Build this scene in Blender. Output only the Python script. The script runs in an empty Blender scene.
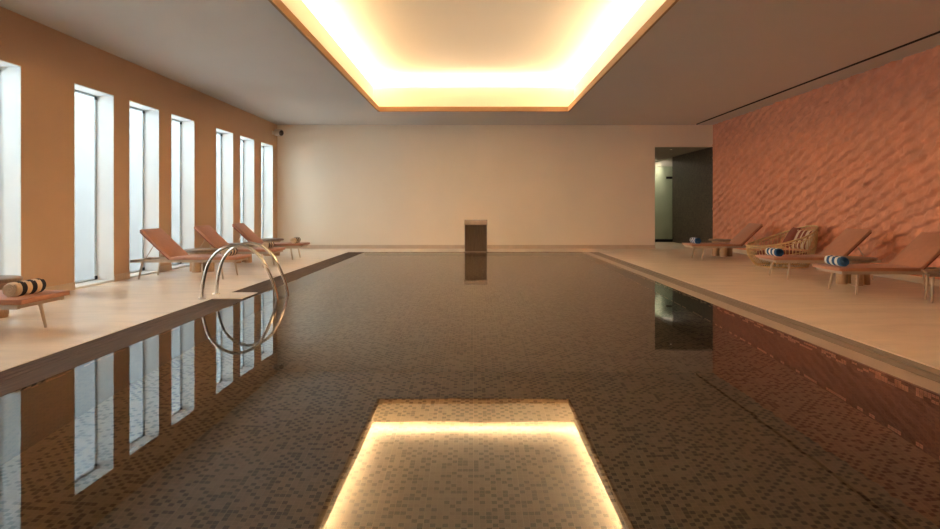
import bpy, bmesh, math, random
import numpy as np
from mathutils import Vector, Matrix, noise

random.seed(7)
S = bpy.context.scene
COL = S.collection
PI = math.pi

# ------------------------------------------------------------------ dimensions (metres, camera above the origin looking along +Y)
EYE = 1.2
FOC = 620.0
XL, XR = -5.95, 7.25          # side walls
YB, YF = 18.8, -3.0           # far wall, wall behind the camera
ZC = 3.75                     # ceiling
PX = 3.03                     # pool half width (water)
GX = 3.50                     # outer edge of the overflow channel
PY0, PY1 = 1.5, 17.25         # pool ends
WZ = -0.004                    # water level
PD = -1.32                    # pool bottom

# ------------------------------------------------------------------ helpers
def link(o, parent=None):
    COL.objects.link(o)
    if parent is not None:
        o.parent = parent
    return o

def mesh_obj(name, bm, mats, parent=None, smooth=False, loc=None):
    me = bpy.data.meshes.new(name)
    bm.normal_update()
    bm.to_mesh(me); bm.free()
    if not isinstance(mats, (list, tuple)):
        mats = [mats]
    for m in mats:
        me.materials.append(m)
    if smooth:
        for p in me.polygons:
            p.use_smooth = True
    o = bpy.data.objects.new(name, me)
    link(o, parent)
    if loc is not None:
        o.location = loc
    return o

def auto_smooth(o, ang=40):
    me = o.data
    bm = bmesh.new(); bm.from_mesh(me)
    for e in bm.edges:
        if len(e.link_faces) == 2 and e.calc_face_angle(0) > math.radians(ang):
            e.smooth = False
        else:
            e.smooth = True
    for f in bm.faces:
        f.smooth = True
    bm.to_mesh(me); bm.free()
    return o

def box(bm, x0, x1, y0, y1, z0, z1, mi=0, mat=None):
    vs = [bm.verts.new((x, y, z)) for x in (x0, x1) for y in (y0, y1) for z in (z0, z1)]
    if mat is not None:
        for v in vs:
            v.co = mat @ v.co
    q = [(0, 1, 3, 2), (4, 6, 7, 5), (0, 4, 5, 1), (2, 3, 7, 6), (0, 2, 6, 4), (1, 5, 7, 3)]
    fs = []
    for a in q:
        f = bm.faces.new([vs[i] for i in a]); f.material_index = mi; fs.append(f)
    return fs

def bevel_box(x0, x1, y0, y1, z0, z1, r=0.01, seg=2, mat=None):
    bm = bmesh.new()
    box(bm, x0, x1, y0, y1, z0, z1)
    bmesh.ops.bevel(bm, geom=bm.edges[:], offset=r, segments=seg, profile=0.5, affect='EDGES')
    if mat is not None:
        bm.transform(mat)
    return bm

def merge(dst, src):
    me = bpy.data.meshes.new('tmp'); src.to_mesh(me); src.free()
    dst.from_mesh(me); bpy.data.meshes.remove(me)
    return dst

def tube(bm, pts, r, seg=10, closed=False, mi=0, caps=True):
    pts = [Vector(p) for p in pts]
    n = len(pts)
    rs = r if isinstance(r, (list, tuple)) else [r] * n
    rings = []
    up = None
    for i, p in enumerate(pts):
        a = pts[(i - 1) % n] if (closed or i > 0) else p
        b = pts[(i + 1) % n] if (closed or i < n - 1) else p
        t = (b - a).normalized()
        if up is None:
            up = Vector((0, 0, 1)) if abs(t.z) < 0.9 else Vector((0, 1, 0))
        u = (up - t * up.dot(t))
        if u.length < 1e-5:
            u = t.orthogonal()
        u.normalize(); v = t.cross(u); up = u
        rings.append([bm.verts.new(p + (u * math.cos(k * 2 * PI / seg) + v * math.sin(k * 2 * PI / seg)) * rs[i]) for k in range(seg)])
    m = n if closed else n - 1
    for i in range(m):
        A, B = rings[i], rings[(i + 1) % n]
        for k in range(seg):
            f = bm.faces.new((A[k], A[(k + 1) % seg], B[(k + 1) % seg], B[k])); f.material_index = mi; f.smooth = True
    if caps and not closed:
        f = bm.faces.new(rings[0][::-1]); f.material_index = mi
        f = bm.faces.new(rings[-1]); f.material_index = mi

def lathe(bm, prof, seg=32, mat=None, mi=0, smooth=True):
    """prof: list of (radius, z[, material]); revolved about z"""
    rings = []
    for p in prof:
        r, z = p[0], p[1]
        if r < 1e-6:
            v = bm.verts.new((0, 0, z)); rings.append([v])
        else:
            rings.append([bm.verts.new((r * math.cos(2 * PI * k / seg), r * math.sin(2 * PI * k / seg), z)) for k in range(seg)])
    if mat is not None:
        for R in rings:
            for v in R:
                v.co = mat @ v.co
    for i in range(len(rings) - 1):
        A, B = rings[i], rings[i + 1]
        m = prof[i][2] if len(prof[i]) > 2 else mi
        for k in range(seg):
            k2 = (k + 1) % seg
            if len(A) == 1 and len(B) == 1:
                continue
            if len(A) == 1:
                f = bm.faces.new((A[0], B[k2], B[k]))
            elif len(B) == 1:
                f = bm.faces.new((A[k], A[k2], B[0]))
            else:
                f = bm.faces.new((A[k], A[k2], B[k2], B[k]))
            f.material_index = m; f.smooth = smooth

def tag(o, label=None, cat=None, group=None, kind=None):
    if label: o['label'] = label
    if cat: o['category'] = cat
    if group: o['group'] = group
    if kind: o['kind'] = kind
    return o

def empty(name, loc=(0, 0, 0), rz=0.0):
    o = bpy.data.objects.new(name, None)
    o.empty_display_size = 0.1
    link(o); o.location = loc; o.rotation_euler = (0, 0, rz)
    return o

def copy_tree(o, parent=None):
    c = o.copy(); COL.objects.link(c)
    if parent is not None:
        c.parent = parent
    for ch in [x for x in o.children]:
        copy_tree(ch, c)
    return c

def struct(name, bm, mats, parent=None, label=None):
    o = mesh_obj(name, bm, mats, parent)
    if parent is None:
        o['kind'] = 'structure'
        if label: o['label'] = label
    return o

# ------------------------------------------------------------------ materials
def new_mat(name):
    m = bpy.data.materials.new(name); m.use_nodes = True
    nt = m.node_tree
    b = nt.nodes['Principled BSDF']
    return m, nt, b

def N(nt, t, **kw):
    n = nt.nodes.new(t)
    for k, v in kw.items():
        setattr(n, k, v)
    return n

def L(nt, a, b):
    nt.links.new(a, b)

def srgb(r, g, b):
    f = lambda c: (c / 255 / 12.92) if c / 255 <= 0.04045 else ((c / 255 + 0.055) / 1.055) ** 2.4
    return (f(r), f(g), f(b), 1)

def mat_plain(name, col, rough=0.6, metal=0.0, var=0.08, vscale=3.0, bump=0.0, bscale=60.0, spec=0.5, sheen=0.0, stretch=(1, 1, 1)):
    m, nt, b = new_mat(name)
    tc = N(nt, 'ShaderNodeTexCoord')
    mp = N(nt, 'ShaderNodeMapping'); mp.inputs['Scale'].default_value = stretch
    L(nt, tc.outputs['Object'], mp.inputs['Vector'])
    nz = N(nt, 'ShaderNodeTexNoise'); nz.inputs['Scale'].default_value = vscale; nz.inputs['Detail'].default_value = 4
    L(nt, mp.outputs['Vector'], nz.inputs['Vector'])
    mr = N(nt, 'ShaderNodeMapRange'); mr.inputs['From Min'].default_value = 0.3; mr.inputs['From Max'].default_value = 0.7
    mr.inputs['To Min'].default_value = 1 - var; mr.inputs['To Max'].default_value = 1 + var
    L(nt, nz.outputs['Fac'], mr.inputs['Value'])
    mx = N(nt, 'ShaderNodeVectorMath', operation='SCALE'); mx.inputs[0].default_value = col[:3]
    L(nt, mr.outputs['Result'], mx.inputs['Scale'])
    L(nt, mx.outputs['Vector'], b.inputs['Base Color'])
    b.inputs['Roughness'].default_value = rough
    b.inputs['Metallic'].default_value = metal
    b.inputs['Specular IOR Level'].default_value = spec
    if sheen:
        b.inputs['Sheen Weight'].default_value = sheen
    if bump:
        n2 = N(nt, 'ShaderNodeTexNoise'); n2.inputs['Scale'].default_value = bscale; n2.inputs['Detail'].default_value = 3
        L(nt, mp.outputs['Vector'], n2.inputs['Vector'])
        bp = N(nt, 'ShaderNodeBump'); bp.inputs['Strength'].default_value = bump; bp.inputs['Distance'].default_value = 0.01
        L(nt, n2.outputs['Fac'], bp.inputs['Height']); L(nt, bp.outputs['Normal'], b.inputs['Normal'])
    return m

def mat_tiles(name, c1, c2, grout, tw, th, rough=0.4, gap=0.004, off=0.5, spec=0.5):
    m, nt, b = new_mat(name)
    tc = N(nt, 'ShaderNodeTexCoord')
    br = N(nt, 'ShaderNodeTexBrick'); br.offset = off
    br.inputs['Color1'].default_value = c1; br.inputs['Color2'].default_value = c2; br.inputs['Mortar'].default_value = grout
    br.inputs['Scale'].default_value = 1.0; br.inputs['Mortar Size'].default_value = gap; br.inputs['Mortar Smooth'].default_value = 0.2
    br.inputs['Brick Width'].default_value = tw; br.inputs['Row Height'].default_value = th
    L(nt, tc.outputs['Object'], br.inputs['Vector'])
    mp = N(nt, 'ShaderNodeMapping'); mp.inputs['Scale'].default_value = (0.8, 2.6, 1)
    L(nt, tc.outputs['Object'], mp.inputs['Vector'])
    nz = N(nt, 'ShaderNodeTexNoise'); nz.inputs['Scale'].default_value = 1.6; nz.inputs['Detail'].default_value = 6; nz.inputs['Distortion'].default_value = 0.6
    L(nt, mp.outputs['Vector'], nz.inputs['Vector'])
    mr = N(nt, 'ShaderNodeMapRange'); mr.inputs['From Min'].default_value = 0.3; mr.inputs['From Max'].default_value = 0.7
    mr.inputs['To Min'].default_value = 0.9; mr.inputs['To Max'].default_value = 1.1
    L(nt, nz.outputs['Fac'], mr.inputs['Value'])
    mx = N(nt, 'ShaderNodeVectorMath', operation='SCALE')
    L(nt, br.outputs['Color'], mx.inputs[0]); L(nt, mr.outputs['Result'], mx.inputs['Scale'])
    L(nt, mx.outputs['Vector'], b.inputs['Base Color'])
    b.inputs['Roughness'].default_value = rough
    b.inputs['Specular IOR Level'].default_value = spec
    return m

def mat_mosaic(name, light, dark, accent, pitch=0.036, frac=0.34, bands=()):
    """small square mosaic, random dark tiles, pale joints; bands = z ranges with a share of accent tiles"""
    m, nt, b = new_mat(name)
    tc = N(nt, 'ShaderNodeTexCoord')
    sc = N(nt, 'ShaderNodeVectorMath', operation='DIVIDE'); sc.inputs[1].default_value = (pitch,) * 3
    L(nt, tc.outputs['Object'], sc.inputs[0])
    fl = N(nt, 'ShaderNodeVectorMath', operation='FLOOR'); L(nt, sc.outputs[0], fl.inputs[0])
    fr = N(nt, 'ShaderNodeVectorMath', operation='FRACTION'); L(nt, sc.outputs[0], fr.inputs[0])
    wn = N(nt, 'ShaderNodeTexWhiteNoise', noise_dimensions='3D'); L(nt, fl.outputs[0], wn.inputs['Vector'])
    # dark share
    lt = N(nt, 'ShaderNodeMath', operation='LESS_THAN'); lt.inputs[1].default_value = frac
    L(nt, wn.outputs['Value'], lt.inputs[0])
    dt = N(nt, 'ShaderNodeVectorMath', operation='DOT_PRODUCT'); dt.inputs[1].default_value = (1, 1, 1); L(nt, fl.outputs[0], dt.inputs[0])
    par = N(nt, 'ShaderNodeMath', operation='PINGPONG'); par.inputs[1].default_value = 1.0; L(nt, dt.outputs['Value'], par.inputs[0])
    thr = N(nt, 'ShaderNodeMapRange'); thr.inputs['To Min'].default_value = frac * 1.75; thr.inputs['To Max'].default_value = frac * 0.25
    L(nt, par.outputs[0], thr.inputs['Value']); L(nt, thr.outputs[0], lt.inputs[1])
    # tile to tile tone
    sp = N(nt, 'ShaderNodeSeparateColor'); L(nt, wn.outputs['Color'], sp.inputs['Color'])
    mr = N(nt, 'ShaderNodeMapRange'); mr.inputs['To Min'].default_value = 0.82; mr.inputs['To Max'].default_value = 1.18
    L(nt, sp.outputs['Green'], mr.inputs['Value'])
    mix = N(nt, 'ShaderNodeMix', data_type='RGBA'); mix.inputs['A'].default_value = light; mix.inputs['B'].default_value = dark
    L(nt, lt.outputs[0], mix.inputs['Factor'])
    vm = N(nt, 'ShaderNodeVectorMath', operation='SCALE'); L(nt, mix.outputs['Result'], vm.inputs[0]); L(nt, mr.outputs[0], vm.inputs['Scale'])
    last = vm.outputs[0]
    s2c = N(nt, 'ShaderNodeVectorMath', operation='DIVIDE'); s2c.inputs[1].default_value = (pitch * 2,) * 3
    L(nt, tc.outputs['Object'], s2c.inputs[0])
    fl2 = N(nt, 'ShaderNodeVectorMath', operation='FLOOR'); L(nt, s2c.outputs[0], fl2.inputs[0])
    wn2 = N(nt, 'ShaderNodeTexWhiteNoise', noise_dimensions='3D'); L(nt, fl2.outputs[0], wn2.inputs['Vector'])
    sx = N(nt, 'ShaderNodeSeparateXYZ'); L(nt, tc.outputs['Object'], sx.inputs[0])
    for (z0, z1, share) in bands:
        a = N(nt, 'ShaderNodeMath', operation='GREATER_THAN'); a.inputs[1].default_value = z0; L(nt, sx.outputs['Z'], a.inputs[0])
        c = N(nt, 'ShaderNodeMath', operation='LESS_THAN'); c.inputs[1].default_value = z1; L(nt, sx.outputs['Z'], c.inputs[0])
        d = N(nt, 'ShaderNodeMath', operation='LESS_THAN'); d.inputs[1].default_value = share; L(nt, wn2.outputs['Value'], d.inputs[0])
        e = N(nt, 'ShaderNodeMath', operation='MULTIPLY'); L(nt, a.outputs[0], e.inputs[0]); L(nt, c.outputs[0], e.inputs[1])
        f = N(nt, 'ShaderNodeMath', operation='MULTIPLY'); L(nt, e.outputs[0], f.inputs[0]); L(nt, d.outputs[0], f.inputs[1])
        mm = N(nt, 'ShaderNodeMix', data_type='RGBA'); mm.inputs['B'].default_value = accent
        L(nt, f.outputs[0], mm.inputs['Factor']); L(nt, last, mm.inputs['A'])
        last = mm.outputs['Result']
    # joints
    sf = N(nt, 'ShaderNodeSeparateXYZ'); L(nt, fr.outputs[0], sf.inputs[0])
    prev = None
    for ax in 'XYZ':
        s1 = N(nt, 'ShaderNodeMath', operation='SUBTRACT'); s1.inputs[1].default_value = 0.5; L(nt, sf.outputs[ax], s1.inputs[0])
        s2 = N(nt, 'ShaderNodeMath', operation='ABSOLUTE'); L(nt, s1.outputs[0], s2.inputs[0])
        if prev is None:
            prev = s2.outputs[0]
        else:
            mxn = N(nt, 'ShaderNodeMath', operation='MAXIMUM'); L(nt, prev, mxn.inputs[0]); L(nt, s2.outputs[0], mxn.inputs[1]); prev = mxn.outputs[0]
    g = N(nt, 'ShaderNodeMath', operation='GREATER_THAN'); g.inputs[1].default_value = 0.455; L(nt, prev, g.inputs[0])
    mg = N(nt, 'ShaderNodeMix', data_type='RGBA'); mg.inputs['B'].default_value = tuple(min(1, c * 1.35) for c in light[:3]) + (1,)
    L(nt, g.outputs[0], mg.inputs['Factor']); L(nt, last, mg.inputs['A'])
    # paler sheet joints along the pool every eight tiles
    md = N(nt, 'ShaderNodeMath', operation='PINGPONG'); md.inputs[1].default_value = pitch * 4; L(nt, sx.outputs['X'], md.inputs[0])
    ls = N(nt, 'ShaderNodeMath', operation='LESS_THAN'); ls.inputs[1].default_value = 0.0022; L(nt, md.outputs[0], ls.inputs[0])
    mj = N(nt, 'ShaderNodeMix', data_type='RGBA'); mj.inputs['B'].default_value = tuple(min(1, c * 1.5) for c in light[:3]) + (1,)
    L(nt, ls.outputs[0], mj.inputs['Factor']); L(nt, mg.outputs['Result'], mj.inputs['A'])
    L(nt, mj.outputs['Result'], b.inputs['Base Color'])
    b.inputs['Roughness'].default_value = 0.45
    return m

def mat_emit(name, col, strength):
    m, nt, b = new_mat(name)
    b.inputs['Base Color'].default_value = (0.8, 0.8, 0.8, 1)
    b.inputs['Emission Color'].default_value = col
    b.inputs['Emission Strength'].default_value = strength
    return m

def mat_wood(name, c1, c2, rough=0.45, scale=6.0, stretch=(1, 10, 10)):
    m, nt, b = new_mat(name)
    tc = N(nt, 'ShaderNodeTexCoord'); mp = N(nt, 'ShaderNodeMapping'); mp.inputs['Scale'].default_value = stretch
    L(nt, tc.outputs['Object'], mp.inputs['Vector'])
    nz = N(nt, 'ShaderNodeTexNoise'); nz.inputs['Scale'].default_value = scale; nz.inputs['Detail'].default_value = 6; nz.inputs['Distortion'].default_value = 1.2
    L(nt, mp.outputs['Vector'], nz.inputs['Vector'])
    cr = N(nt, 'ShaderNodeValToRGB')
    cr.color_ramp.elements[0].position = 0.3; cr.color_ramp.elements[0].color = c1
    cr.color_ramp.elements[1].position = 0.7; cr.color_ramp.elements[1].color = c2
    L(nt, nz.outputs['Fac'], cr.inputs['Fac']); L(nt, cr.outputs['Color'], b.inputs['Base Color'])
    b.inputs['Roughness'].default_value = rough
    return m

def mat_water():
    m, nt, b = new_mat('pool_water')
    nt.nodes.remove(b)
    out = nt.nodes['Material Output']
    tc = N(nt, 'ShaderNodeTexCoord')
    mp = N(nt, 'ShaderNodeMapping'); mp.inputs['Scale'].default_value = (1.0, 0.8, 1)
    L(nt, tc.outputs['Object'], mp.inputs['Vector'])
    nz = N(nt, 'ShaderNodeTexNoise'); nz.inputs['Scale'].default_value = 2.3; nz.inputs['Detail'].default_value = 2
    L(nt, mp.outputs['Vector'], nz.inputs['Vector'])
    bp = N(nt, 'ShaderNodeBump'); bp.inputs['Strength'].default_value = 1.0; bp.inputs['Distance'].default_value = WAVE
    L(nt, nz.outputs['Fac'], bp.inputs['Height'])
    fr = N(nt, 'ShaderNodeFresnel'); fr.inputs['IOR'].default_value = WATER_FRESNEL; L(nt, bp.outputs['Normal'], fr.inputs['Normal'])
    rf = N(nt, 'ShaderNodeBsdfRefraction'); rf.inputs['IOR'].default_value = 1.33; rf.inputs['Roughness'].default_value = 0.0
    rf.inputs['Color'].default_value = (0.97, 0.98, 0.97, 1)
    gl = N(nt, 'ShaderNodeBsdfGlossy'); gl.inputs['Roughness'].default_value = 0.0
    L(nt, bp.outputs['Normal'], rf.inputs['Normal']); L(nt, bp.outputs['Normal'], gl.inputs['Normal'])
    mx = N(nt, 'ShaderNodeMixShader')
    L(nt, fr.outputs['Fac'], mx.inputs['Fac']); L(nt, rf.outputs[0], mx.inputs[1]); L(nt, gl.outputs[0], mx.inputs[2])
    L(nt, mx.outputs[0], out.inputs['Surface'])
    return m

def mat_pane(name, trans=0.62, diff=0.30, tint=(0.93, 0.98, 0.99, 1)):
    m, nt, b = new_mat(name)
    nt.nodes.remove(b)
    out = nt.nodes['Material Output']
    tr = N(nt, 'ShaderNodeBsdfTransparent'); tr.inputs['Color'].default_value = tint
    tl = N(nt, 'ShaderNodeBsdfTranslucent'); tl.inputs['Color'].default_value = tint
    gl = N(nt, 'ShaderNodeBsdfGlossy'); gl.inputs['Roughness'].default_value = 0.05
    m1 = N(nt, 'ShaderNodeMixShader'); m1.inputs['Fac'].default_value = diff / (trans + diff)
    L(nt, tr.outputs[0], m1.inputs[1]); L(nt, tl.outputs[0], m1.inputs[2])
    fr = N(nt, 'ShaderNodeFresnel'); fr.inputs['IOR'].default_value = 1.3
    m2 = N(nt, 'ShaderNodeMixShader'); L(nt, fr.outputs[0], m2.inputs['Fac'])
    L(nt, m1.outputs[0], m2.inputs[1]); L(nt, gl.outputs[0], m2.inputs[2])
    L(nt, m2.outputs[0], out.inputs['Surface'])
    return m

# tunables
WAVE = 0.0005
WATER_FRESNEL = 1.95
STRIP_UP = 118.0
STRIP_LOW = 1000.0
SKY = 10.2
WARM = (1.0, 0.71, 0.42, 1)

M = {}
M['wall_tan'] = mat_plain('tan_plaster', (0.60, 0.40, 0.255, 1), 0.75, var=0.03, vscale=0.8, bump=0.04)
M['wall_cream'] = mat_plain('cream_plaster', (0.86, 0.755, 0.62, 1), 0.8, var=0.02, vscale=0.8, bump=0.03)
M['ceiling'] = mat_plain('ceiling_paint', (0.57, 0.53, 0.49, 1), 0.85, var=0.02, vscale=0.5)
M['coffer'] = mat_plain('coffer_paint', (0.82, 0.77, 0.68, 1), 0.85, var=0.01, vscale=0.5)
M['lip'] = mat_plain('coffer_edge_paint', (0.36, 0.21, 0.10, 1), 0.8, var=0.01, vscale=0.5)
M['terracotta'] = mat_plain('terracotta_relief', (0.70, 0.30, 0.178, 1), 0.72, var=0.10, vscale=5.0, bump=0.15, bscale=45)
M['deck'] = mat_tiles('deck_stone', (0.775, 0.655, 0.525, 1), (0.80, 0.68, 0.55, 1), (0.66, 0.55, 0.44, 1), 1.2, 0.6, rough=0.32)
M['base'] = mat_plain('skirting_stone', (0.62, 0.48, 0.36, 1), 0.5, var=0.05, vscale=4)
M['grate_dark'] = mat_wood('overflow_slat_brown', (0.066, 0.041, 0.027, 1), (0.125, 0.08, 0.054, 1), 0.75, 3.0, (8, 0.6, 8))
M['grate_taupe'] = mat_wood('overflow_slat_taupe', (0.235, 0.19, 0.155, 1), (0.29, 0.235, 0.19, 1), 0.55, 3.0, (8, 0.6, 8))
M['lip_stone'] = mat_plain('pool_lip_stone', (0.44, 0.35, 0.285, 1), 0.4, var=0.05, vscale=3)
M['channel'] = mat_plain('channel_dark', (0.03, 0.022, 0.016, 1), 0.7)
M['mosaic'] = mat_mosaic('pool_mosaic', (0.225, 0.178, 0.125, 1), (0.044, 0.032, 0.023, 1), (0.5, 0.3, 0.19, 1))
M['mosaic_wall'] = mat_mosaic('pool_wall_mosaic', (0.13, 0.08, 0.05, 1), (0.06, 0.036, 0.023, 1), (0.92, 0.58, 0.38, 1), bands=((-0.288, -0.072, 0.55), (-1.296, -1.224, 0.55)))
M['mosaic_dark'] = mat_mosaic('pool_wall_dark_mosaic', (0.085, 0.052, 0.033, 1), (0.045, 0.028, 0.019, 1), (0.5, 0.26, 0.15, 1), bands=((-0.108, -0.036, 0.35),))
M['water'] = mat_water()
M['reveal'] = mat_plain('window_reveal_white', (0.80, 0.81, 0.80, 1), 0.6, var=0.015)
M['alu'] = mat_plain('grey_window_frame', (0.42, 0.45, 0.46, 1), 0.4, metal=0.3)
M['pane'] = mat_pane('window_pane')
M['outside'] = mat_plain('garden_wall_white', (0.80, 0.80, 0.79, 1), 0.8, var=0.03)
M['paving'] = mat_plain('garden_paving', (0.52, 0.47, 0.45, 1), 0.8, var=0.06)
M['steel'] = mat_plain('polished_steel', (0.70, 0.66, 0.60, 1), 0.16, metal=1.0, var=0.02)
M['brushed'] = mat_plain('brushed_steel_shaded', (0.22, 0.175, 0.15, 1), 0.34, metal=1.0, var=0.18, vscale=6, stretch=(6, 6, 0.5))  # the hood's steel darkened, putting the shade inside the spout into colour
M['brushed_light'] = mat_plain('brushed_steel_pale', (0.48, 0.41, 0.38, 1), 0.3, metal=1.0, var=0.08, vscale=6)
M['cushion'] = mat_plain('terracotta_cushion', (0.49, 0.215, 0.125, 1), 0.58, var=0.05, vscale=14, bump=0.12, bscale=320, sheen=0.12)
M['frame'] = mat_plain('taupe_metal_frame', (0.54, 0.42, 0.31, 1), 0.5, metal=0.1, var=0.05)
M['leg'] = mat_plain('champagne_leg', (0.66, 0.52, 0.38, 1), 0.4, metal=0.35, var=0.04)
M['grate_dark'].node_tree.nodes['Principled BSDF'].inputs['Specular IOR Level'].default_value = 0.12
M['table_top'] = mat_wood('table_top_wood', (0.20, 0.125, 0.08, 1), (0.30, 0.195, 0.13, 1), 0.42, 5.0, (2, 14, 2))
M['table_leg'] = mat_wood('table_leg_wood', (0.46, 0.28, 0.16, 1), (0.55, 0.36, 0.22, 1), 0.5, 4.0, (6, 6, 1))
M['white_towel'] = mat_plain('white_terry', (0.82, 0.80, 0.76, 1), 0.95, var=0.05, vscale=40, bump=0.5, bscale=260, spec=0.1)
M['cream_towel'] = mat_plain('cream_terry', (0.80, 0.66, 0.50, 1), 0.95, var=0.05, vscale=40, bump=0.5, bscale=260, spec=0.1)
M['blue_towel'] = mat_plain('blue_terry', (0.055, 0.14, 0.30, 1), 0.95, var=0.08, vscale=40, bump=0.5, bscale=260, spec=0.1)
M['navy_towel'] = mat_plain('charcoal_terry', (0.045, 0.047, 0.062, 1), 0.95, var=0.08, vscale=40, bump=0.5, bscale=260, spec=0.1)
M['rattan'] = mat_plain('natural_rattan', (0.62, 0.42, 0.20, 1), 0.5, var=0.12, vscale=18)
M['seat_red'] = mat_plain('rust_fabric', (0.27, 0.075, 0.045, 1), 0.8, var=0.06, vscale=14, bump=0.15, bscale=260)
M['pillow_cream'] = mat_plain('cream_fabric', (0.72, 0.58, 0.42, 1), 0.85, var=0.05, vscale=14, bump=0.15, bscale=260)
M['dark_tile'] = mat_mosaic('dark_shower_mosaic', (0.085, 0.06, 0.042, 1), (0.04, 0.028, 0.022, 1), (0.1, 0.07, 0.05, 1), pitch=0.0613, frac=0.45)
M['shower_pale'] = mat_plain('pale_green_tile', (0.50, 0.50, 0.42, 1), 0.35, var=0.08, vscale=4, stretch=(8, 8, 0.3))
M['alcove_paint'] = mat_plain('alcove_taupe_paint', (0.30, 0.27, 0.23, 1), 0.8, var=0.02)
M['black'] = mat_plain('black_metal', (0.02, 0.02, 0.02, 1), 0.4, metal=0.4)
M['slot'] = mat_plain('dark_slot', (0.025, 0.018, 0.015, 1), 0.8)
M['white_plastic'] = mat_plain('white_plastic', (0.62, 0.58, 0.53, 1), 0.4, var=0.01)
M['lens'] = mat_plain('dark_lens', (0.10, 0.09, 0.085, 1), 0.2)
M['strip_up'] = mat_emit('cove_lamp_upper', WARM, STRIP_UP)
M['strip_low'] = mat_emit('cove_lamp_lower', WARM, STRIP_LOW)
M['spot'] = mat_emit('unseen_downlight_lamp', (1, 0.85, 0.65, 1), 2600.0)
M['spot_dim'] = mat_emit('downlight_lamp_dim', (1, 0.85, 0.65, 1), 8.0)

# clear glass for the shower screen
def mat_clear(name, tint):
    m, nt, b = new_mat(name); nt.nodes.remove(b); out = nt.nodes['Material Output']
    tr = N(nt, 'ShaderNodeBsdfTransparent'); tr.inputs['Color'].default_value = tint
    gl = N(nt, 'ShaderNodeBsdfGlossy'); gl.inputs['Roughness'].default_value = 0.0
    fr = N(nt, 'ShaderNodeFresnel'); fr.inputs['IOR'].default_value = 1.45
    mx = N(nt, 'ShaderNodeMixShader'); L(nt, fr.outputs[0], mx.inputs['Fac']); L(nt, tr.outputs[0], mx.inputs[1]); L(nt, gl.outputs[0], mx.inputs[2])
    L(nt, mx.outputs[0], out.inputs['Surface'])
    return m
M['clear'] = mat_clear('clear_glass', (0.86, 0.93, 0.88, 1))

# ------------------------------------------------------------------ floor and pool
bm = bmesh.new()
T = -0.16
box(bm, XL, -GX, YF, YB, T, 0)
box(bm, GX, XR, YF, YB, T, 0)
box(bm, -GX, GX, YF, PY0 - 0.12, T, 0)
box(bm, -GX, GX, PY1 + 0.06, YB, T, 0)
struct('floor', bm, M['deck'])

# pool basin: bottom, four walls
bm = bmesh.new()
W = 0.19
box(bm, -PX - W, PX + W, PY0 - 0.12, PY1 + 0.06, PD - 0.1, PD)
struct('pool_bottom', bm, M['mosaic'], label='brown mosaic bottom of the swimming pool under the water')
bm = bmesh.new()
box(bm, PX, PX + W, PY0 - 0.12, PY1 + 0.06, PD, -0.045)
box(bm, -PX, PX, PY1, PY1 + 0.06, PD, -0.0)
box(bm, -PX, PX, PY0 - 0.12, PY0, PD, -0.0)
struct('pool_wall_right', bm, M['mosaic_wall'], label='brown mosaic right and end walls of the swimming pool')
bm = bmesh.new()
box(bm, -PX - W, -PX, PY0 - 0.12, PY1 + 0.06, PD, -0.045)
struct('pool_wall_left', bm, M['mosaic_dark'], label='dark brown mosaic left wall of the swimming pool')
# stone lips beside the water
bm = bmesh.new()
box(bm, PX, PX + W, PY0 - 0.12, PY1 + 0.06, -0.045, -0.003)
struct('trim_1', bm, M['lip_stone'], label='pale stone lip between the water and the right overflow channel')
bm = bmesh.new()
box(bm, -PX - W, -PX, PY0 - 0.12, PY1 + 0.06, -0.045, -0.003)
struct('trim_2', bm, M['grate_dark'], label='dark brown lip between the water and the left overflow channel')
# overflow channel beds
bm = bmesh.new()
box(bm, PX + W, GX, PY0 - 0.12, PY1 + 0.06, -0.15, -0.10)
box(bm, -GX, -PX - W, PY0 - 0.12, PY1 + 0.06, -0.15, -0.10)
struct('channel_bed', bm, M['channel'], label='dark bed of the overflow channels beside the pool')
# grating slats, laid along the pool
def grate(name, x0, x1, n, mat, label, gap=0.008):
    bm = bmesh.new()
    w = (x1 - x0) / n
    for i in range(n):
        box(bm, x0 + i * w + gap / 2, x0 + (i + 1) * w - gap / 2, PY0 - 0.12, PY1 + 0.06, -0.04, -0.004)
    y = PY0
    while y < PY1:
        box(bm, x0 + .003, x1 - .003, y, y + 0.03, -0.10, -0.042)
        y += 0.6
    return struct(name, bm, mat, label=label)
grate('trim_3', PX + W, GX, 2, M['grate_taupe'], 'taupe overflow grating along the right pool edge', gap=0.03)
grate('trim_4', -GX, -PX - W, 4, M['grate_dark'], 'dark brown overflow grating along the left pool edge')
# water
bm = bmesh.new()
vs = [bm.verts.new(c) for c in ((-PX, PY0, WZ), (PX, PY0, WZ), (PX, PY1, WZ), (-PX, PY1, WZ))]
bm.faces.new(vs)
struct('water', bm, M['water'], label='still clear water of the indoor swimming pool')
# stone slab over the left channel at the ladder
bm = bevel_box(-GX + 0.02, -PX - 0.06, 8.28, 8.88, -0.004, 0.008, 0.003, 1)
struct('trim_5', bm, M['deck'], label='beige stone slab across the left channel by the ladder')

# ------------------------------------------------------------------ left wall with tall windows
KW = FOC * 5.95 / 6.0
win_starts = [KW * s for s in (0.0116, 0.01502, 0.01742, 0.01984, 0.0233, 0.0257, 0.02824)]
WINW = 0.00166 * KW
extra = [win_starts[0] - 0.0024 * KW, win_starts[0] - 0.0048 * KW]
all_w = sorted(extra + win_starts)
WT = 0.34                      # wall thickness
WTOP = 3.08
bm = bmesh.new()
edges = [YF] + [v for s in all_w for v in (s, s + WINW)] + [YB]
for i in range(0, len(edges), 2):
    box(bm, XL - WT, XL, edges[i], edges[i + 1], 0, WTOP)
box(bm, XL - WT, XL, YF, YB, WTOP, ZC)
struct('wall_left', bm, M['wall_tan'])

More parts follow.
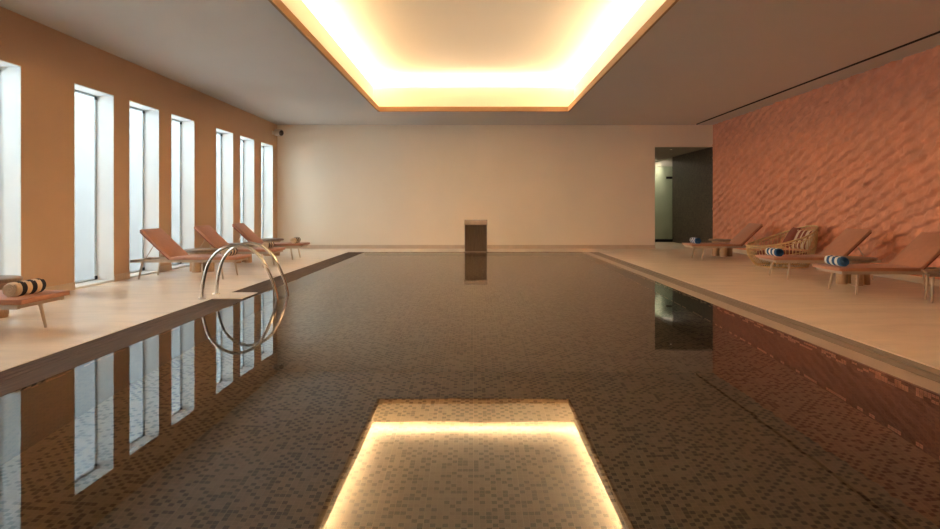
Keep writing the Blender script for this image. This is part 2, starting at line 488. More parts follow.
bm = bmesh.new()
for i in range(0, len(edges), 2):
    box(bm, XL, XL + 0.018, edges[i], edges[i + 1], 0, 0.11)
struct('baseboard_left', bm, M['base'])

def window(n, y0):
    y1 = y0 + WINW
    root = empty('window_%d' % n, (XL, y0, 0)); root['kind'] = 'structure'
    root['label'] = 'tall narrow window in the tan wall'
    bm = bmesh.new(); t = 0.012
    x0, x1 = -WT, 0.003
    box(bm, x0, x1, 0.0005, t, 0.03, WTOP - 0.0005)
    box(bm, x0, x1, WINW - t, WINW - 0.0005, 0.03, WTOP - 0.0005)
    box(bm, x0, x1, t, WINW - t, WTOP - t, WTOP - 0.0005)
    box(bm, x0, x1, 0.0005, WINW - 0.0005, 0.0005, 0.03)
    mesh_obj('window_lining', bm, M['reveal'], root)
    bm = bmesh.new(); fw = 0.026
    xa, xb = -WT + 0.02, -WT + 0.06
    box(bm, xa, xb, t, t + fw, 0.03, WTOP - t)
    box(bm, xa, xb, WINW - t - fw, WINW - t, 0.03, WTOP - t)
    box(bm, xa, xb, t + fw, WINW - t - fw, 0.03, 0.03 + fw)
    box(bm, xa, xb, t + fw, WINW - t - fw, WTOP - t - fw, WTOP - t)
    mesh_obj('window_frame', bm, M['alu'], root)
    bm = bmesh.new()
    box(bm, xa + 0.015, xa + 0.023, t + fw, WINW - t - fw, 0.03 + fw, WTOP - t - fw)
    mesh_obj('window_pane', bm, M['pane'], root)
    bm = bmesh.new()
    box(bm, xb, xb + 0.022, WINW - t - 0.05, WINW - t - 0.012, WTOP - t - 0.07, WTOP - t - 0.02)
    box(bm, xb, xb + 0.022, WINW - t - 0.05, WINW - t - 0.012, 0.045, 0.10)
    mesh_obj('pivot_block', bm, M['black'], root)
for i, y0 in enumerate(all_w):
    window(i + 1, y0)

# ------------------------------------------------------------------ outside the windows
bm = bmesh.new()
box(bm, -16, XL - WT, -6, 26, -0.12, -0.02)
struct('ground_outside', bm, M['paving'])
bm = bmesh.new()
box(bm, -9.2, -9.0, -6, 26, -0.02, 2.35)
box(bm, -9.24, -8.96, -6, 26, 2.35, 2.41)
struct('garden_wall', bm, M['outside'], label='white garden wall outside the windows')

# ------------------------------------------------------------------ far wall, wall behind the camera, passage
AX0, AX1 = 5.50, XR           # passage opening
ATOP = 3.09
bm = bmesh.new()
box(bm, XL - WT, AX0, YB, YB + 0.2, 0, ZC + .2)
box(bm, AX0, XR + 0.2, YB, YB + 0.2, ATOP, ZC + .2)
struct('wall_back', bm, M['wall_cream'])
bm = bmesh.new()
box(bm, XL + 0.018, AX0, YB - 0.018, YB, 0, 0.11)
struct('baseboard_back', bm, M['base'])
bm = bmesh.new()
box(bm, XL - WT, XR + 0.2, YF - 0.2, YF, 0, ZC + .2)
struct('wall_front', bm, M['wall_cream'])
# passage behind the opening
YA = 25.0
bm = bmesh.new(); box(bm, AX0 - 2.2, XR, YB + 0.0, YA, -0.16, 0.0)
o = struct('floor_passage', bm, M['base'])
bm = bmesh.new(); box(bm, XR, XR + 0.2, YB + 0.002, 22.6, 0, ATOP)
struct('wall_passage_right', bm, M['dark_tile'])
bm = bmesh.new(); box(bm, XR, XR + 0.2, 22.6, YA, 0, ATOP)
struct('wall_shower_right', bm, M['shower_pale'])
bm = bmesh.new(); box(bm, AX0 - 2.4, AX0 - 2.2, YB + 0.2, YA, 0, ATOP)
struct('wall_passage_left', bm, M['shower_pale'])
bm = bmesh.new(); box(bm, AX0 - 2.4, XR + 0.2, YA, YA + 0.2, 0, ATOP)
struct('wall_passage_back', bm, M['shower_pale'])
bm = bmesh.new(); box(bm, AX0 - 2.4, XR + 0.2, YB + 0.2, YA + 0.2, ATOP, ATOP + 0.15)
struct('ceiling_passage', bm, M['alcove_paint'])
# shower screen
YS = 22.6
scr = empty('door_1', (AX0 - 0.4, YS, 0)); scr['kind'] = 'structure'; scr['label'] = 'clear glass shower screen in the passage'
bm = bmesh.new(); box(bm, 0, XR - AX0 + 0.4, 0, 0.012, 0.10, 2.75); mesh_obj('glass_panel', bm, M['clear'], scr)
bm = bmesh.new(); box(bm, -0.02, XR - AX0 + 0.4, -0.03, 0.04, 0, 0.10); mesh_obj('door_sill', bm, M['black'], scr)
bm = bmesh.new(); box(bm, 1.93, 2.14, -0.02, 0.03, 2.30, 2.38); mesh_obj('door_hinge', bm, M['black'], scr)
bm = bmesh.new(); box(bm, 1.30, 1.50, -0.02, 0.03, 2.30, 2.38); mesh_obj('door_hinge', bm, M['black'], scr)

# ------------------------------------------------------------------ terracotta relief wall
def relief_height(u, v):
    a = math.radians(23)
    # u grows away from the camera, ridges climb towards the camera
    q = -u * math.cos(a) + v * math.sin(a)
    p = u * math.sin(a) + v * math.cos(a)
    wob = 0.09 * noise.noise(Vector((q * 1.0, p * 1.2, 3.1))) + 0.010 * math.sin(q * 2 * PI / 0.36 + 2.2 * noise.noise(Vector((q * .6, p * .9, 9))))
    s = (p + wob) / 0.20
    k = math.floor(s); t = s - k
    ph = noise.noise(Vector((k * 7.31, 1.7, 0))) * 3.0
    prof = (t / 0.15) if t < 0.15 else (1 - (t - 0.15) / 0.85)
    amp = 0.55 + 0.45 * math.sin(q * 2 * PI / 0.55 + ph * 4)
    h = 0.072 * prof * (0.40 + 0.60 * amp)
    h += 0.034 * noise.noise(Vector((q * 6.5, p * 8.5, k * 0.37)))
    h += 0.016 * noise.noise(Vector((q * 14, p * 17, 5.0)))
    e = min(1.0, max(0.0, (YB - u) / 0.06))
    return 0.04 + (h - 0.04) * e
nu, nv = 840, 230
u0, u1 = YF, YB
verts = []; 
for j in range(nv + 1):
    v = 0.10 + (ZC - 0.10) * j / nv
    for i in range(nu + 1):
        u = (u0 + (7.2 - u0) * i / 120) if i <= 120 else (7.2 + (u1 - 7.2) * (i - 120) / 720)
        verts.append((XR + 0.045 - relief_height(u, v), u, v))
faces = []
for j in range(nv):
    for i in range(nu):
        a = j * (nu + 1) + i
        faces.append((a, a + nu + 1, a + nu + 2, a + 1))
nb = len(verts)
me = bpy.data.meshes.new('wall_right')
# solid back
back = [(XR + 0.2, u0, 0.10), (XR + 0.2, u1, 0.10), (XR + 0.2, u1, ZC), (XR + 0.2, u0, ZC)]
verts += back
faces.append((nb, nb + 1, nb + 2, nb + 3))
faces.append(tuple([nb, nb + 3] + [j * (nu + 1) for j in range(nv, -1, -1)]))
faces.append(tuple([nb + 2, nb + 1] + [j * (nu + 1) + nu for j in range(0, nv + 1)]))
me.from_pydata(verts, [], faces); me.update()
me.polygons.foreach_set('use_smooth', [True] * (nu * nv) + [False] * (len(faces) - nu * nv))
me.materials.append(M['terracotta'])
o = bpy.data.objects.new('wall_right', me); link(o); o['kind'] = 'structure'
bm = bmesh.new(); box(bm, XR - 0.03, XR + 0.2, YF, YB, 0, 0.10)
struct('baseboard_right', bm, M['base'])

# ------------------------------------------------------------------ ceiling with two stepped cove
CX0, CX1 = -2.47, 2.47
CY0, CY1 = 2.6, 16.2
LIPZ = ZC + 0.125
SET = 0.175                    # recess of the band behind the lip
BT = 4.42                      # top of the band
ZI = 4.68                      # inner ceiling
TR = 0.60                      # width of the hidden upper trough
SLX0, SLX1 = 6.67, 6.76        # slot beside the relief wall

def ring(bm, ax0, ax1, ay0, ay1, bx0, bx1, by0, by1, z0, z1, mi=0):
    """solid rectangular ring between outer rectangle a and inner rectangle b"""
    box(bm, ax0, bx0, ay0, ay1, z0, z1, mi)
    box(bm, bx1, ax1, ay0, ay1, z0, z1, mi)
    box(bm, bx0, bx1, ay0, by0, z0, z1, mi)
    box(bm, bx0, bx1, by1, ay1, z0, z1, mi)

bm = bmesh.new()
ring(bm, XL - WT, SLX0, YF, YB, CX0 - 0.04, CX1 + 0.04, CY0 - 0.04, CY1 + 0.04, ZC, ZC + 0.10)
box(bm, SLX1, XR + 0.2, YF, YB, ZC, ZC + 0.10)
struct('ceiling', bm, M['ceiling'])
bm = bmesh.new()
ring(bm, CX0 - 0.04, CX1 + 0.04, CY0 - 0.04, CY1 + 0.04, CX0, CX1, CY0, CY1, ZC - 0.002, LIPZ)
struct('trim_6', bm, M['lip'], label='tan edge of the lit ceiling recess')
bm = bmesh.new()
box(bm, SLX0 - .02, SLX1 + .02, YF, YB, ZC + 0.10, ZC + 0.16)
box(bm, SLX0, SLX0 + 0.003, YF, YB, ZC, ZC + 0.10)
box(bm, SLX1 - 0.003, SLX1, YF, YB, ZC, ZC + 0.10)
struct('trim_7', bm, M['slot'], label='dark linear air slot in the ceiling beside the terracotta wall')

b0x, b1x, b0y, b1y = CX0 - SET, CX1 + SET, CY0 - SET, CY1 + SET
bm = bmesh.new()
BTH = 0.03
# shelf behind the lip, band wall, upper trough floor, trough outer wall, inner ceiling
ring(bm, b0x - BTH, b1x + BTH, b0y - BTH, b1y + BTH, CX0 - 0.035, CX1 + 0.035, CY0 - 0.035, CY1 + 0.035, ZC + 0.005, ZC + 0.06)
ring(bm, b0x - BTH, b1x + BTH, b0y - BTH, b1y + BTH, b0x, b1x, b0y, b1y, ZC + 0.06, BT)
ring(bm, b0x - TR, b1x + TR, b0y - TR, b1y + TR, b0x - BTH, b1x + BTH, b0y - BTH, b1y + BTH, BT - 0.16, BT - 0.10)
ring(bm, b0x - TR - .05, b1x + TR + .05, b0y - TR - .05, b1y + TR + .05, b0x - TR, b1x + TR, b0y - TR, b1y + TR, BT - 0.16, ZI + .1)
box(bm, b0x - TR, b1x + TR, b0y - TR, b1y + TR, ZI, ZI + 0.1)
# rounded turn from the trough wall into the inner ceiling
CR = 0.12
loops = []
for k in range(13):
    a = k / 12 * PI / 2
    ins = CR * (1 - math.cos(a)) + 0.002
    z = ZI - 0.002 - CR + CR * math.sin(a)
    loops.append([bm.verts.new(c) for c in ((b0x - TR + ins, b0y - TR + ins, z), (b1x + TR - ins, b0y - TR + ins, z), (b1x + TR - ins, b1y + TR - ins, z), (b0x - TR + ins, b1y + TR - ins, z))])
for A, B in zip(loops, loops[1:]):
    for k in range(4):
        f = bm.faces.new((A[k], B[k], B[(k + 1) % 4], A[(k + 1) % 4])); f.smooth = True
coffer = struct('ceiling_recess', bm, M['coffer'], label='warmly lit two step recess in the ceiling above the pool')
bm = bmesh.new()
ring(bm, b0x - 0.52, b1x + 0.52, b0y - 0.52, b1y + 0.52, b0x - 0.463, b1x + 0.463, b0y - 0.463, b1y + 0.463, BT - 0.10, BT + 0.055)
mesh_obj('lamp_housing', bm, M['coffer'], coffer)
# lamps
bm = bmesh.new()
e0 = 0.46
def inward_ring(bm, x0, x1, y0, y1, z0, z1):
    lo = [bm.verts.new(c) for c in ((x0, y0, z0), (x1, y0, z0), (x1, y1, z0), (x0, y1, z0))]
    hi = [bm.verts.new(c) for c in ((x0, y0, z1), (x1, y0, z1), (x1, y1, z1), (x0, y1, z1))]
    for k in range(4):
        bm.faces.new((lo[k], hi[k], hi[(k + 1) % 4], lo[(k + 1) % 4]))
inward_ring(bm, b0x - e0, b1x + e0, b0y - e0, b1y + e0, BT - 0.03, BT + 0.05)
mesh_obj('cove_lamp_strip', bm, M['strip_up'], coffer)
bm = bmesh.new()
ring(bm, CX0 - 0.09, CX1 + 0.09, CY0 - 0.09, CY1 + 0.09, CX0 - 0.065, CX1 + 0.065, CY0 - 0.065, CY1 + 0.065, ZC + 0.061, ZC + 0.085)
mesh_obj('cove_lamp_strip', bm, M['strip_low'], coffer)

# ------------------------------------------------------------------ sun loungers
def make_lounger():
    """foot end at x = 0, head towards -x, centred on y"""
    r = empty('sun_lounger')
    hw = 0.34
    # seat pad
    bm = bevel_box(-1.16, 0.0, -hw, hw, 0.332, 0.378, 0.012, 3)
    pad = auto_smooth(mesh_obj('seat_pad', bm, M['cushion'], r))
    bm = bmesh.new()
    for z in (0.374, 0.336):
        tube(bm, [(-1.15, -hw + .004, z), (-0.004, -hw + .004, z), (-0.004, hw - .004, z), (-1.15, hw - .004, z)], 0.0045, 6)
    mesh_obj('piping', bm, M['cushion'], pad)
    # back pad, hinged at x = -1.15
    ang = math.radians(43.5)
    bm = bevel_box(-0.71, 0.0, -hw, hw, 0.0, 0.046, 0.012, 3)
    mt = Matrix.Translation((-1.155, 0, 0.338)) @ Matrix.Rotation(ang, 4, 'Y')
    bm.transform(mt)
    bp = auto_smooth(mesh_obj('back_pad', bm, M['cushion'], r))
    bm = bmesh.new()
    box(bm, -0.69, -0.01, -hw + .02, hw - .02, -0.022, -0.001); bm.transform(mt)
    mesh_obj('back_panel', bm, M['seat_red'], bp)
    # frame rails
    bm = bmesh.new()
    for s in (-1, 1):
        box(bm, -1.83, -0.05, s * (hw - .035) - .0175, s * (hw - .035) + .0175, 0.286, 0.330)
    for x in (-1.83, -1.15, -0.6, -0.085):
        box(bm, x, x + 0.035, -hw + .0525, hw - .0525, 0.290, 0.326)
    for y in (-0.17, 0.0, 0.17):
        box(bm, -1.12, -0.09, y - .02, y + .02, 0.318, 0.3305)
    auto_smooth(mesh_obj('frame', bm, M['frame'], r))
    # strut that props the back
    bm = bmesh.new()
    for s in (-1, 1):
        top = mt @ Vector((-0.40, s * 0.22, -0.03))
        tube(bm, [top, (-1.62, s * 0.25, 0.318)], 0.007, 8)
    tube(bm, [(-1.62, -0.25, 0.318), (-1.62, 0.25, 0.318)], 0.007, 8)
    tube(bm, [mt @ Vector((-0.40, -0.22, -0.03)), mt @ Vector((-0.40, 0.22, -0.03))], 0.007, 8)
    mesh_obj('back_strut', bm, M['frame'], r)
    for x, tx in ((-0.29, 0.05), (-1.63, -0.05)):
        for s in (-1, 1):
            bm = bmesh.new()
            tube(bm, [(x, s * (hw - .04), 0.29), (x + tx, s * (hw - .015), 0.006)], [0.020, 0.014], 10)
            lathe(bm, [(0, 0), (0.013, 0), (0.013, 0.012), (0, 0.012)], 10, Matrix.Translation((x + tx, s * (hw - .015), 0)))
            mesh_obj('leg', bm, M['leg'], r)
    return r

proto = make_lounger()
FOOTL, FOOTR = -4.03, 5.09
GL = 'terracotta sun loungers beside the pool'
spots = [
    ('L', 5.95, 'terracotta sun lounger cut by the left edge, holding a cream and charcoal rolled towel'),
    ('L', 10.90, 'terracotta sun lounger directly behind the steel ladder, first of three by the windows'),
    ('L', 12.95, 'terracotta sun lounger by the windows, middle of the three behind the ladder'),
    ('L', 14.95, 'terracotta sun lounger by the last windows, nearest the cream far wall'),
    ('R', 8.97, 'terracotta sun lounger in front of the relief wall, the largest and nearest there'),
    ('R', 10.84, 'terracotta sun lounger just in front of the rattan basket chair'),
    ('R', 14.80, 'terracotta sun lounger beside the dark passage, behind the rattan basket chair'),
]
for i, (sd, y, lab) in enumerate(spots):
    o = proto if i == 0 else copy_tree(proto)
    o.location = ((FOOTL if i else FOOTL - 0.06) if sd == 'L' else FOOTR, y, 0)
    o.rotation_euler = (0, 0, 0 if sd == 'L' else PI)
    tag(o, lab, 'sun lounger', GL)

# ------------------------------------------------------------------ rolled towels
def make_towel(m_white, m_dark):
    r = empty('rolled_towel')
    R, LN = 0.072, 0.40
    bm = bmesh.new()
    seg = 36
    n = 48
    # spiral cross section body: radius grows over the turn and ends in a flap
    def rad(k):
        return R - 0.006 + 0.010 * (k / seg)
    rings = []
    for i in range(n + 1):
        t = i / n
        y = -LN / 2 + LN * t
        e = min(t, 1 - t) * LN
        sh = 0.0 if e > 0.018 else 0.012 * (1 - e / 0.018) ** 2
        ring_ = []
        for k in range(seg + 1):
            a = 2 * PI * k / seg + 0.9
            rr = rad(k) - sh + 0.0016 * noise.noise(Vector((t * 14, k * 0.4, 2)))
            ring_.append(bm.verts.new((rr * math.cos(a), y, max(rr * math.sin(a), -R + 0.004))))
        rings.append(ring_)
    for i in range(n):
        t = (i + 0.5) / n
        band = int(t * 6)
        for k in range(seg):
            f = bm.faces.new((rings[i][k], rings[i + 1][k], rings[i + 1][k + 1], rings[i][k + 1]))
            f.material_index = band % 2; f.smooth = True
    # flap edge
    for i in range(n):
        t = (i + 0.5) / n
        f = bm.faces.new((rings[i][seg], rings[i + 1][seg], rings[i + 1][0], rings[i][0])); f.material_index = int(t * 6) % 2
    for ii, rg in ((0, rings[0]), (n, rings[n])):
        c = bm.verts.new((0, rg[0].co.y + (0.035 if ii == 0 else -0.035), 0))
        for k in range(seg):
            f = bm.faces.new((rg[k], rg[k + 1], c) if ii == 0 else (rg[k + 1], rg[k], c)); f.material_index = 0 if ii == 0 else 1
    bmesh.ops.recalc_face_normals(bm, faces=bm.faces[:])
    mesh_obj('towel_roll', bm, [m_white, m_dark], r)
    for yy, mm in ((-LN / 2 - 0.001, m_white), (LN / 2 + 0.001, m_dark)):
        bm = bmesh.new()
        pts = []
        for k in range(60):
            a = k / 59 * 2.6 * 2 * PI
            rr = 0.008 + (R - 0.019) * k / 59
            pts.append((rr * math.cos(a), yy, rr * math.sin(a)))
        tube(bm, pts, 0.0058, 6)
        mesh_obj('coiled_end', bm, mm, r)
    return r

TZ = 0.378 + 0.0685
tw_l = make_towel(M['cream_towel'], M['navy_towel'])
tw_r = make_towel(M['white_towel'], M['blue_towel'])
tw_list = [
    (tw_l, -4.31, 5.96, 0, 'cream and charcoal striped rolled towel on the lounger at the left edge'),
    (tw_l, -4.30, 10.92, 0, 'striped rolled towel on the lounger directly behind the steel ladder'),
    (tw_l, -4.30, 12.97, 0, 'striped rolled towel on the middle lounger of three behind the ladder'),
    (tw_l, -4.30, 14.97, 0, 'striped rolled towel on the lounger nearest the cream far wall'),
    (tw_r, 5.30, 9.05, PI, 'white and blue rolled towel on the nearest lounger by the relief wall'),
    (tw_r, 5.30, 10.92, PI, 'white and blue rolled towel on the lounger before the basket chair'),
    (tw_r, 5.32, 14.86, PI, 'white and blue rolled towel on the lounger by the dark passage'),
]
seen = set()
for pr, x, y, rz, lab in tw_list:
    o = pr if pr.name not in seen else copy_tree(pr)
    seen.add(pr.name)
    o.location = (x, y, TZ); o.rotation_euler = (0, 0, rz)
    tag(o, lab, 'towel', 'rolled pool towels on the loungers')

# ------------------------------------------------------------------ round side tables
def make_table():
    r = empty('side_table')
    bm = bmesh.new()
    lathe(bm, [(0, 0.385), (0.315, 0.385), (0.325, 0.390), (0.33, 0.402), (0.33, 0.418), (0.325, 0.426), (0.315, 0.430), (0, 0.430)], 48)
    auto_smooth(mesh_obj('table_top', bm, M['table_top'], r))
    bm = bmesh.new()
    lathe(bm, [(0, 0.352), (0.245, 0.352), (0.25, 0.357), (0.25, 0.3845), (0, 0.3845)], 40)
    auto_smooth(mesh_obj('apron', bm, M['table_leg'], r))
    for k in range(4):
        a = k * PI / 2 - PI / 2 - 0.18
        bm = bmesh.new()
        lathe(bm, [(0, 0), (0.078, 0), (0.082, 0.006), (0.082, 0.348), (0.08, 0.3515), (0, 0.3515)], 24,
              Matrix.Translation((0.165 * math.cos(a), 0.165 * math.sin(a), 0)))
        auto_smooth(mesh_obj('leg', bm, M['table_leg'], r))
    return r
tb = make_table()
tables = [
    (-5.42, 6.90, 'round wooden side table behind the lounger at the left edge'),
    (-5.22, 11.92, 'round wooden side table between the first two loungers behind the ladder'),
    (-5.22, 13.95, 'round wooden side table between the second and third loungers by the windows'),
    (-5.25, 16.05, 'round wooden side table in the corner beyond the last window lounger'),
    (6.06, 9.90, 'round wooden side table between the two nearest loungers by the relief wall'),
    (6.34, 15.80, 'round wooden side table beside the dark passage opening'),
]
for i, (x, y, lab) in enumerate(tables):
    o = tb if i == 0 else copy_tree(tb)
    o.location = (x, y, 0)
    tag(o, lab, 'side table', 'round wooden side tables between the loungers')

# low table with thin legs at the right edge
t2 = empty('low_table', (6.20, 7.93, 0), math.radians(-26.6))
tag(t2, 'brown slatted low table with thin legs cut by the right edge of the photo', 'side table')
bm = bmesh.new()
for k in range(6):
    merge(bm, bevel_box(-0.36, 0.36, -0.21 + k * 0.07 + .003, -0.21 + (k + 1) * 0.07 - .003, 0.37, 0.395, 0.004, 1))
mesh_obj('table_top', bm, M['table_top'], t2)
bm = bmesh.new()
for s in (-1, 1):
    box(bm, -0.33, 0.33, s * 0.17 - .015, s * 0.17 + .015, 0.335, 0.3695)
    box(bm, s * 0.315 - .015, s * 0.315 + .015, -0.155, 0.155, 0.335, 0.3695)
mesh_obj('apron', bm, M['table_top'], t2)
for sx in (-1, 1):
    for sy in (-1, 1):
        bm = bmesh.new()
        tube(bm, [(sx * 0.29, sy * 0.17, 0.335), (sx * 0.31, sy * 0.185, 0.0)], [0.018, 0.014], 10)
        mesh_obj('leg', bm, M['leg'], t2)

# ------------------------------------------------------------------ rattan basket chair
BC = Vector((6.40, 12.92, 0))
chair = empty('basket_chair', BC)
tag(chair, 'round natural rattan basket lounge chair between two terracotta loungers', 'chair')
def rim_pt(a, k=1.0, dz=0.0):
    # a = 0 faces the wall (+x, high back), pi faces the pool (low front)
    c = (1 + math.cos(a)) / 2
    x = 0.66 * math.cos(a) + (0.0 if math.cos(a) < 0 else 0.03)
    y = 0.60 * math.sin(a)
    z = 0.43 + 0.42 * c ** 1.5
    return Vector((x * k, y * k, z + dz))
def base_pt(a, k=1.0, z=0.03):
    return Vector((0.50 * math.cos(a) * k + 0.02, 0.46 * math.sin(a) * k, z))
NA = 72
bm = bmesh.new(); tube(bm, [rim_pt(2 * PI * i / NA) for i in range(NA)], 0.020, 10, closed=True)
mesh_obj('top_rim', bm, M['rattan'], chair)
bm = bmesh.new(); tube(bm, [base_pt(2 * PI * i / NA, 1.0, 0.02) for i in range(NA)], 0.018, 10, closed=True)
mesh_obj('base_ring', bm, M['rattan'], chair)
def side_pt(a, t):
    p = base_pt(a, 1.0, 0.02).lerp(rim_pt(a), t)
    bul = 0.06 * math.sin(PI * t)
    d = Vector((math.cos(a), math.sin(a), 0))
    return p + d * bul
bm = bmesh.new()
for f in (0.52, 0.9):
    tube(bm, [side_pt(2 * PI * i / NA, f) for i in range(NA)], 0.009, 8, closed=True)
mesh_obj('hoop', bm, M['rattan'], chair)
NS = 64
bm = bmesh.new()
for i in range(NS):
    a = 2 * PI * i / NS
    tube(bm, [side_pt(a, t / 8) for t in range(9)], 0.0075, 6)
mesh_obj('rattan_weave', bm, M['rattan'], chair)
# seat deck and cushion
bm = bmesh.new()
lathe(bm, [(0, 0.20), (0.50, 0.20), (0.52, 0.215), (0, 0.215)], 40, Matrix.Translation((0.02, 0, 0)) @ Matrix.Scale(0.92, 4, (0, 1, 0)))
mesh_obj('seat_base', bm, M['rattan'], chair)
bm = bmesh.new()
lathe(bm, [(0, 0.216), (0.46, 0.216), (0.49, 0.235), (0.495, 0.275), (0.47, 0.31), (0.38, 0.325), (0, 0.33)], 40, Matrix.Translation((0.02, 0, 0)) @ Matrix.Scale(0.92, 4, (0, 1, 0)))
mesh_obj('seat_cushion', bm, M['seat_red'], chair)

def pillow_bm(w, h, th):
    bm = bmesh.new(); n = 14
    grid = {}
    for sgn in (1, -1):
        for i in range(n + 1):
            for j in range(n + 1):
                u, v = 2 * i / n - 1, 2 * j / n - 1
                prof = ((1 - u ** 4) * (1 - v ** 4)) ** 0.6
                pin = 1 - 0.07 * (1 - abs(v)) * 0 - 0.05 * (u * u * (1 - v * v) + v * v * (1 - u * u))
                if (i in (0, n) or j in (0, n)) and sgn == -1:
                    grid[(sgn, i, j)] = grid[(1, i, j)]
                else:
                    grid[(sgn, i, j)] = bm.verts.new((u * w / 2 * pin, sgn * th / 2 * prof, v * h / 2 * pin))
        for i in range(n):
            for j in range(n):
                q = [grid[(sgn, i, j)], grid[(sgn, i + 1, j)], grid[(sgn, i + 1, j + 1)], grid[(sgn, i, j + 1)]]
                if sgn == -1: q = q[::-1]
                if len(set(q)) >= 3:
                    f = bm.faces.new(q); f.smooth = True
    return bm
def pillow(name, bm, mats, loc, rot, label, stripes=False):
    if stripes:
        for f in bm.faces:
            c = f.calc_center_median()
            f.material_index = int((c.x + 1) / 0.055) % 2
    o = mesh_obj(name, bm, mats, None)
    o.location = loc; o.rotation_euler = rot
    tag(o, label, 'pillow')
    return o
pillow('throw_pillow', pillow_bm(0.46, 0.50, 0.12), [M['seat_red']], BC + Vector((0.34, 0.25, 0.595)), (math.radians(30), 0, math.radians(80)),
       'plain rust red pillow leaning in the rattan basket chair')
pillow('throw_pillow', pillow_bm(0.46, 0.46, 0.12), [M['pillow_cream'], M['seat_red']], BC + Vector((0.33, -0.25, 0.575)), (math.radians(33), 0, math.radians(112)),
       'cream and rust striped pillow leaning in the rattan basket chair', stripes=True)

# ------------------------------------------------------------------ pool ladder
lad = empty('pool_ladder', (-3.63, 8.525, 0))
tag(lad, 'polished steel pool ladder with two arched handrails at the left pool edge', 'ladder')
def rail_pts():
    c = [(0, 0), (0.008, 0.14), (0.03, 0.29), (0.09, 0.48), (0.20, 0.62), (0.35, 0.70), (0.51, 0.715), (0.67, 0.655), (0.80, 0.53), (0.90, 0.34),
         (0.975, 0.14), (1.005, -0.03), (0.99, -0.16), (0.93, -0.28), (0.82, -0.37), (0.62, -0.42)]
    c = [Vector((x, 0, z)) for x, z in c]
    out = []
    for i in range(len(c) - 1):
        p0, p1, p2, p3 = c[max(i - 1, 0)], c[i], c[i + 1], c[min(i + 2, len(c) - 1)]
        for k in range(6):
            t = k / 6
            out.append(0.5 * ((2 * p1) + (p2 - p0) * t + (2 * p0 - 5 * p1 + 4 * p2 - p3) * t * t + (3 * p1 - p0 - 3 * p2 + p3) * t ** 3))
    return out + [c[-1]]
for s in (-1, 1):
    bm = bmesh.new()
    tube(bm, [p + Vector((0, s * 0.235, 0)) for p in rail_pts()], 0.0215, 14)
    h = mesh_obj('handrail', bm, M['steel'], lad)
    bm = bmesh.new()
    lathe(bm, [(0, 0.001), (0.05, 0.001), (0.05, 0.008), (0.03, 0.016), (0.023, 0.018), (0, 0.018)], 24, Matrix.Translation((0, s * 0.235, 0)))
    mesh_obj('foot_flange', bm, M['steel'], h)
for z, x in ((-0.12, 0.985), (-0.29, 0.91)):
    bm = bevel_box(x - 0.05, x + 0.05, -0.235, 0.235, z - 0.012, z + 0.012, 0.005, 1)
    mesh_obj('tread', bm, M['steel'], lad)

# ------------------------------------------------------------------ waterfall spout at the far end
sp = empty('waterfall_spout', (0.065, PY1 + 0.10, 0))
tag(sp, 'brushed steel waterfall spout standing at the far end of the pool', 'spout')
w = 0.315; H = 0.90
bm = bmesh.new(); box(bm, -w + .012, w - .012, 0.14, 0.152, 0, H - 0.04); mesh_obj('back_panel', bm, M['brushed'], sp)
for s in (-1, 1):
    bm = bmesh.new(); box(bm, s * w - (0.012 if s > 0 else 0), s * w + (0 if s > 0 else 0.012), -0.10, 0.152, 0, H - 0.04)
    mesh_obj('side_panel', bm, M['brushed_light'], sp)
bm = bmesh.new()
prof = []
for k in range(9):
    a = k / 8 * PI / 2
    prof.append((0.10 - 0.20 - 0.05 * math.sin(a) + 0.0, H - 0.05 + 0.05 * math.cos(a)))
prof = [(0.152, H)] + prof + [(-0.15, H - 0.135)]
inner = [(y + (0.010 if y < 0.1 else 0), z - 0.010) for y, z in prof]
lo = [[bm.verts.new((x, y, z)) for (y, z) in prof] for x in (-w - .004, w + .004)]
li = [[bm.verts.new((x, y, z)) for (y, z) in inner] for x in (-w - .004, w + .004)]
for i in range(len(prof) - 1):
    bm.faces.new((lo[0][i], lo[0][i + 1], lo[1][i + 1], lo[1][i]))
    bm.faces.new((li[0][i], li[1][i], li[1][i + 1], li[0][i + 1]))
    for s in (0, 1):
        bm.faces.new((lo[s][i], li[s][i], li[s][i + 1], lo[s][i + 1]))
for i in (0, len(prof) - 1):
    bm.faces.new((lo[0][i], lo[1][i], li[1][i], li[0][i]))
bmesh.ops.recalc_face_normals(bm, faces=bm.faces[:])
auto_smooth(mesh_obj('top_hood', bm, M['brushed_light'], sp))
bm = bmesh.new(); box(bm, -w - .01, w + .01, -0.12, -0.085, 0.0, 0.02); mesh_obj('base_sill', bm, M['brushed_light'], sp)

# ------------------------------------------------------------------ security camera in the corner
sc_ = empty('security_camera', (XL, 18.35, 3.46))
tag(sc_, 'small white wall camera high in the corner by the far wall', 'camera')
bm = bmesh.new()
box(bm, -0.004, 0.02, -0.05, 0.05, -0.05, 0.05); tube(bm, [(0.01, 0, 0), (0.09, 0, 0)], 0.018, 10)
mesh_obj('bracket', bm, M['white_plastic'], sc_)
rot = Matrix.Translation((0.19, 0, 0)) @ Matrix.Rotation(math.radians(62), 4, 'Z') @ Matrix.Rotation(math.radians(100), 4, 'X')
bm = bmesh.new()
lathe(bm, [(0, -0.13), (0.085, -0.13), (0.105, -0.11), (0.11, 0.08), (0.10, 0.10), (0.088, 0.10), (0.085, 0.09), (0, 0.09)], 28, rot)
mesh_obj('housing', bm, M['white_plastic'], sc_, smooth=False)
bm = bmesh.new()
lathe(bm, [(0.082, 0.0905), (0.07, 0.125), (0.035, 0.145), (0, 0.15)], 28, rot)
mesh_obj('lens', bm, M['lens'], sc_)

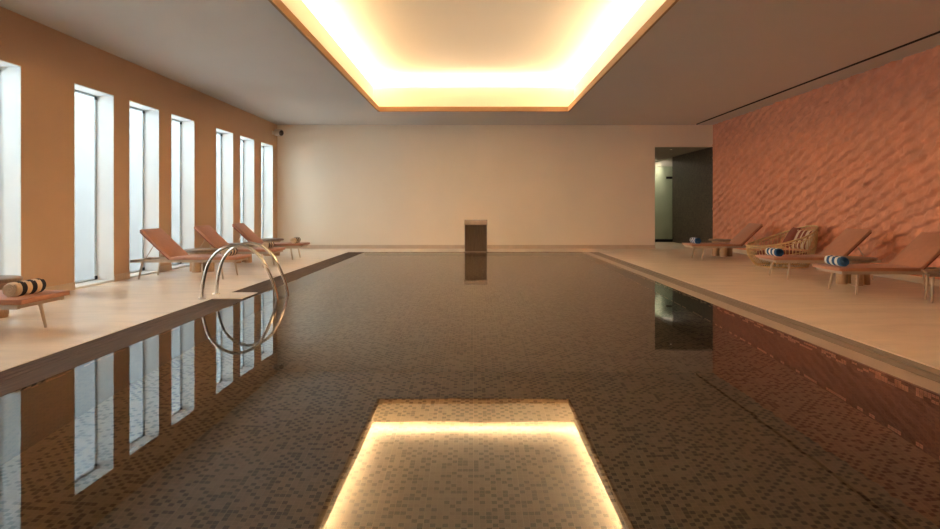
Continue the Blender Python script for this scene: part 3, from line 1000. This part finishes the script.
# ------------------------------------------------------------------ passage downlights
def downlight(x, y, z, lab, mat='spot'):
    r = empty('downlight', (x, y, z))
    if lab:
        tag(r, lab, 'ceiling light')
    else:
        r['kind'] = 'structure'
    bm = bmesh.new()
    lathe(bm, [(0.032, -0.001), (0.032, -0.008), (0.05, -0.008), (0.052, -0.001)], 24); mesh_obj('lamp_ring', bm, M['white_plastic'], r)
    bm = bmesh.new()
    lathe(bm, [(0, -0.004), (0.031, -0.004), (0.031, -0.001), (0, -0.001)], 20); mesh_obj('lamp', bm, M[mat], r)
downlight(6.27, 19.7, ATOP, 'small downlight in the ceiling of the dark passage', 'spot_dim')
for x, y in ((5.0, 20.9), (6.80, 24.3)):          # both out of sight: first added to brighten the mosaic, second the shower's own
    r = downlight(x, y, ATOP, None)

# ------------------------------------------------------------------ daylight
w = bpy.data.worlds.new('daylight'); S.world = w; w.use_nodes = True
nt = w.node_tree
bg = nt.nodes['Background']; bg.inputs['Color'].default_value = (0.86, 0.95, 1.0, 1); bg.inputs['Strength'].default_value = SKY
for i, y0 in enumerate(all_w):
    la = bpy.data.lights.new('daylight_portal', 'AREA'); la.shape = 'RECTANGLE'; la.size = WTOP; la.size_y = WINW
    la.cycles.is_portal = True
    o = bpy.data.objects.new('daylight_portal', la); link(o)
    o.location = (XL - WT - 0.02, y0 + WINW / 2, WTOP / 2); o.rotation_euler = (0, -PI / 2, 0)

# ------------------------------------------------------------------ camera
cam = bpy.data.cameras.new('camera'); co = bpy.data.objects.new('camera', cam); link(co)
co.location = (0, 0, EYE); co.rotation_euler = (PI / 2, 0, 0)
cam.sensor_width = 36; cam.lens = 36 * FOC / 940
cam.shift_x = -3.5 / 940; cam.shift_y = -(264.5 - 209) / 940
cam.clip_start = 0.05; cam.clip_end = 200
S.camera = co

S.view_settings.view_transform = 'Standard'
S.view_settings.look = 'None'
S.view_settings.exposure = 0.13
S.view_settings.gamma = 1.0
S.view_settings.use_curve_mapping = False
S.cycles.use_denoising = True
S.cycles.use_adaptive_sampling = False
S.cycles.use_guiding = True
S.cycles.use_surface_guiding = True
S.cycles.max_bounces = 16
S.cycles.diffuse_bounces = 8
S.cycles.glossy_bounces = 6
S.cycles.transmission_bounces = 8
S.cycles.sample_clamp_indirect = 30.0
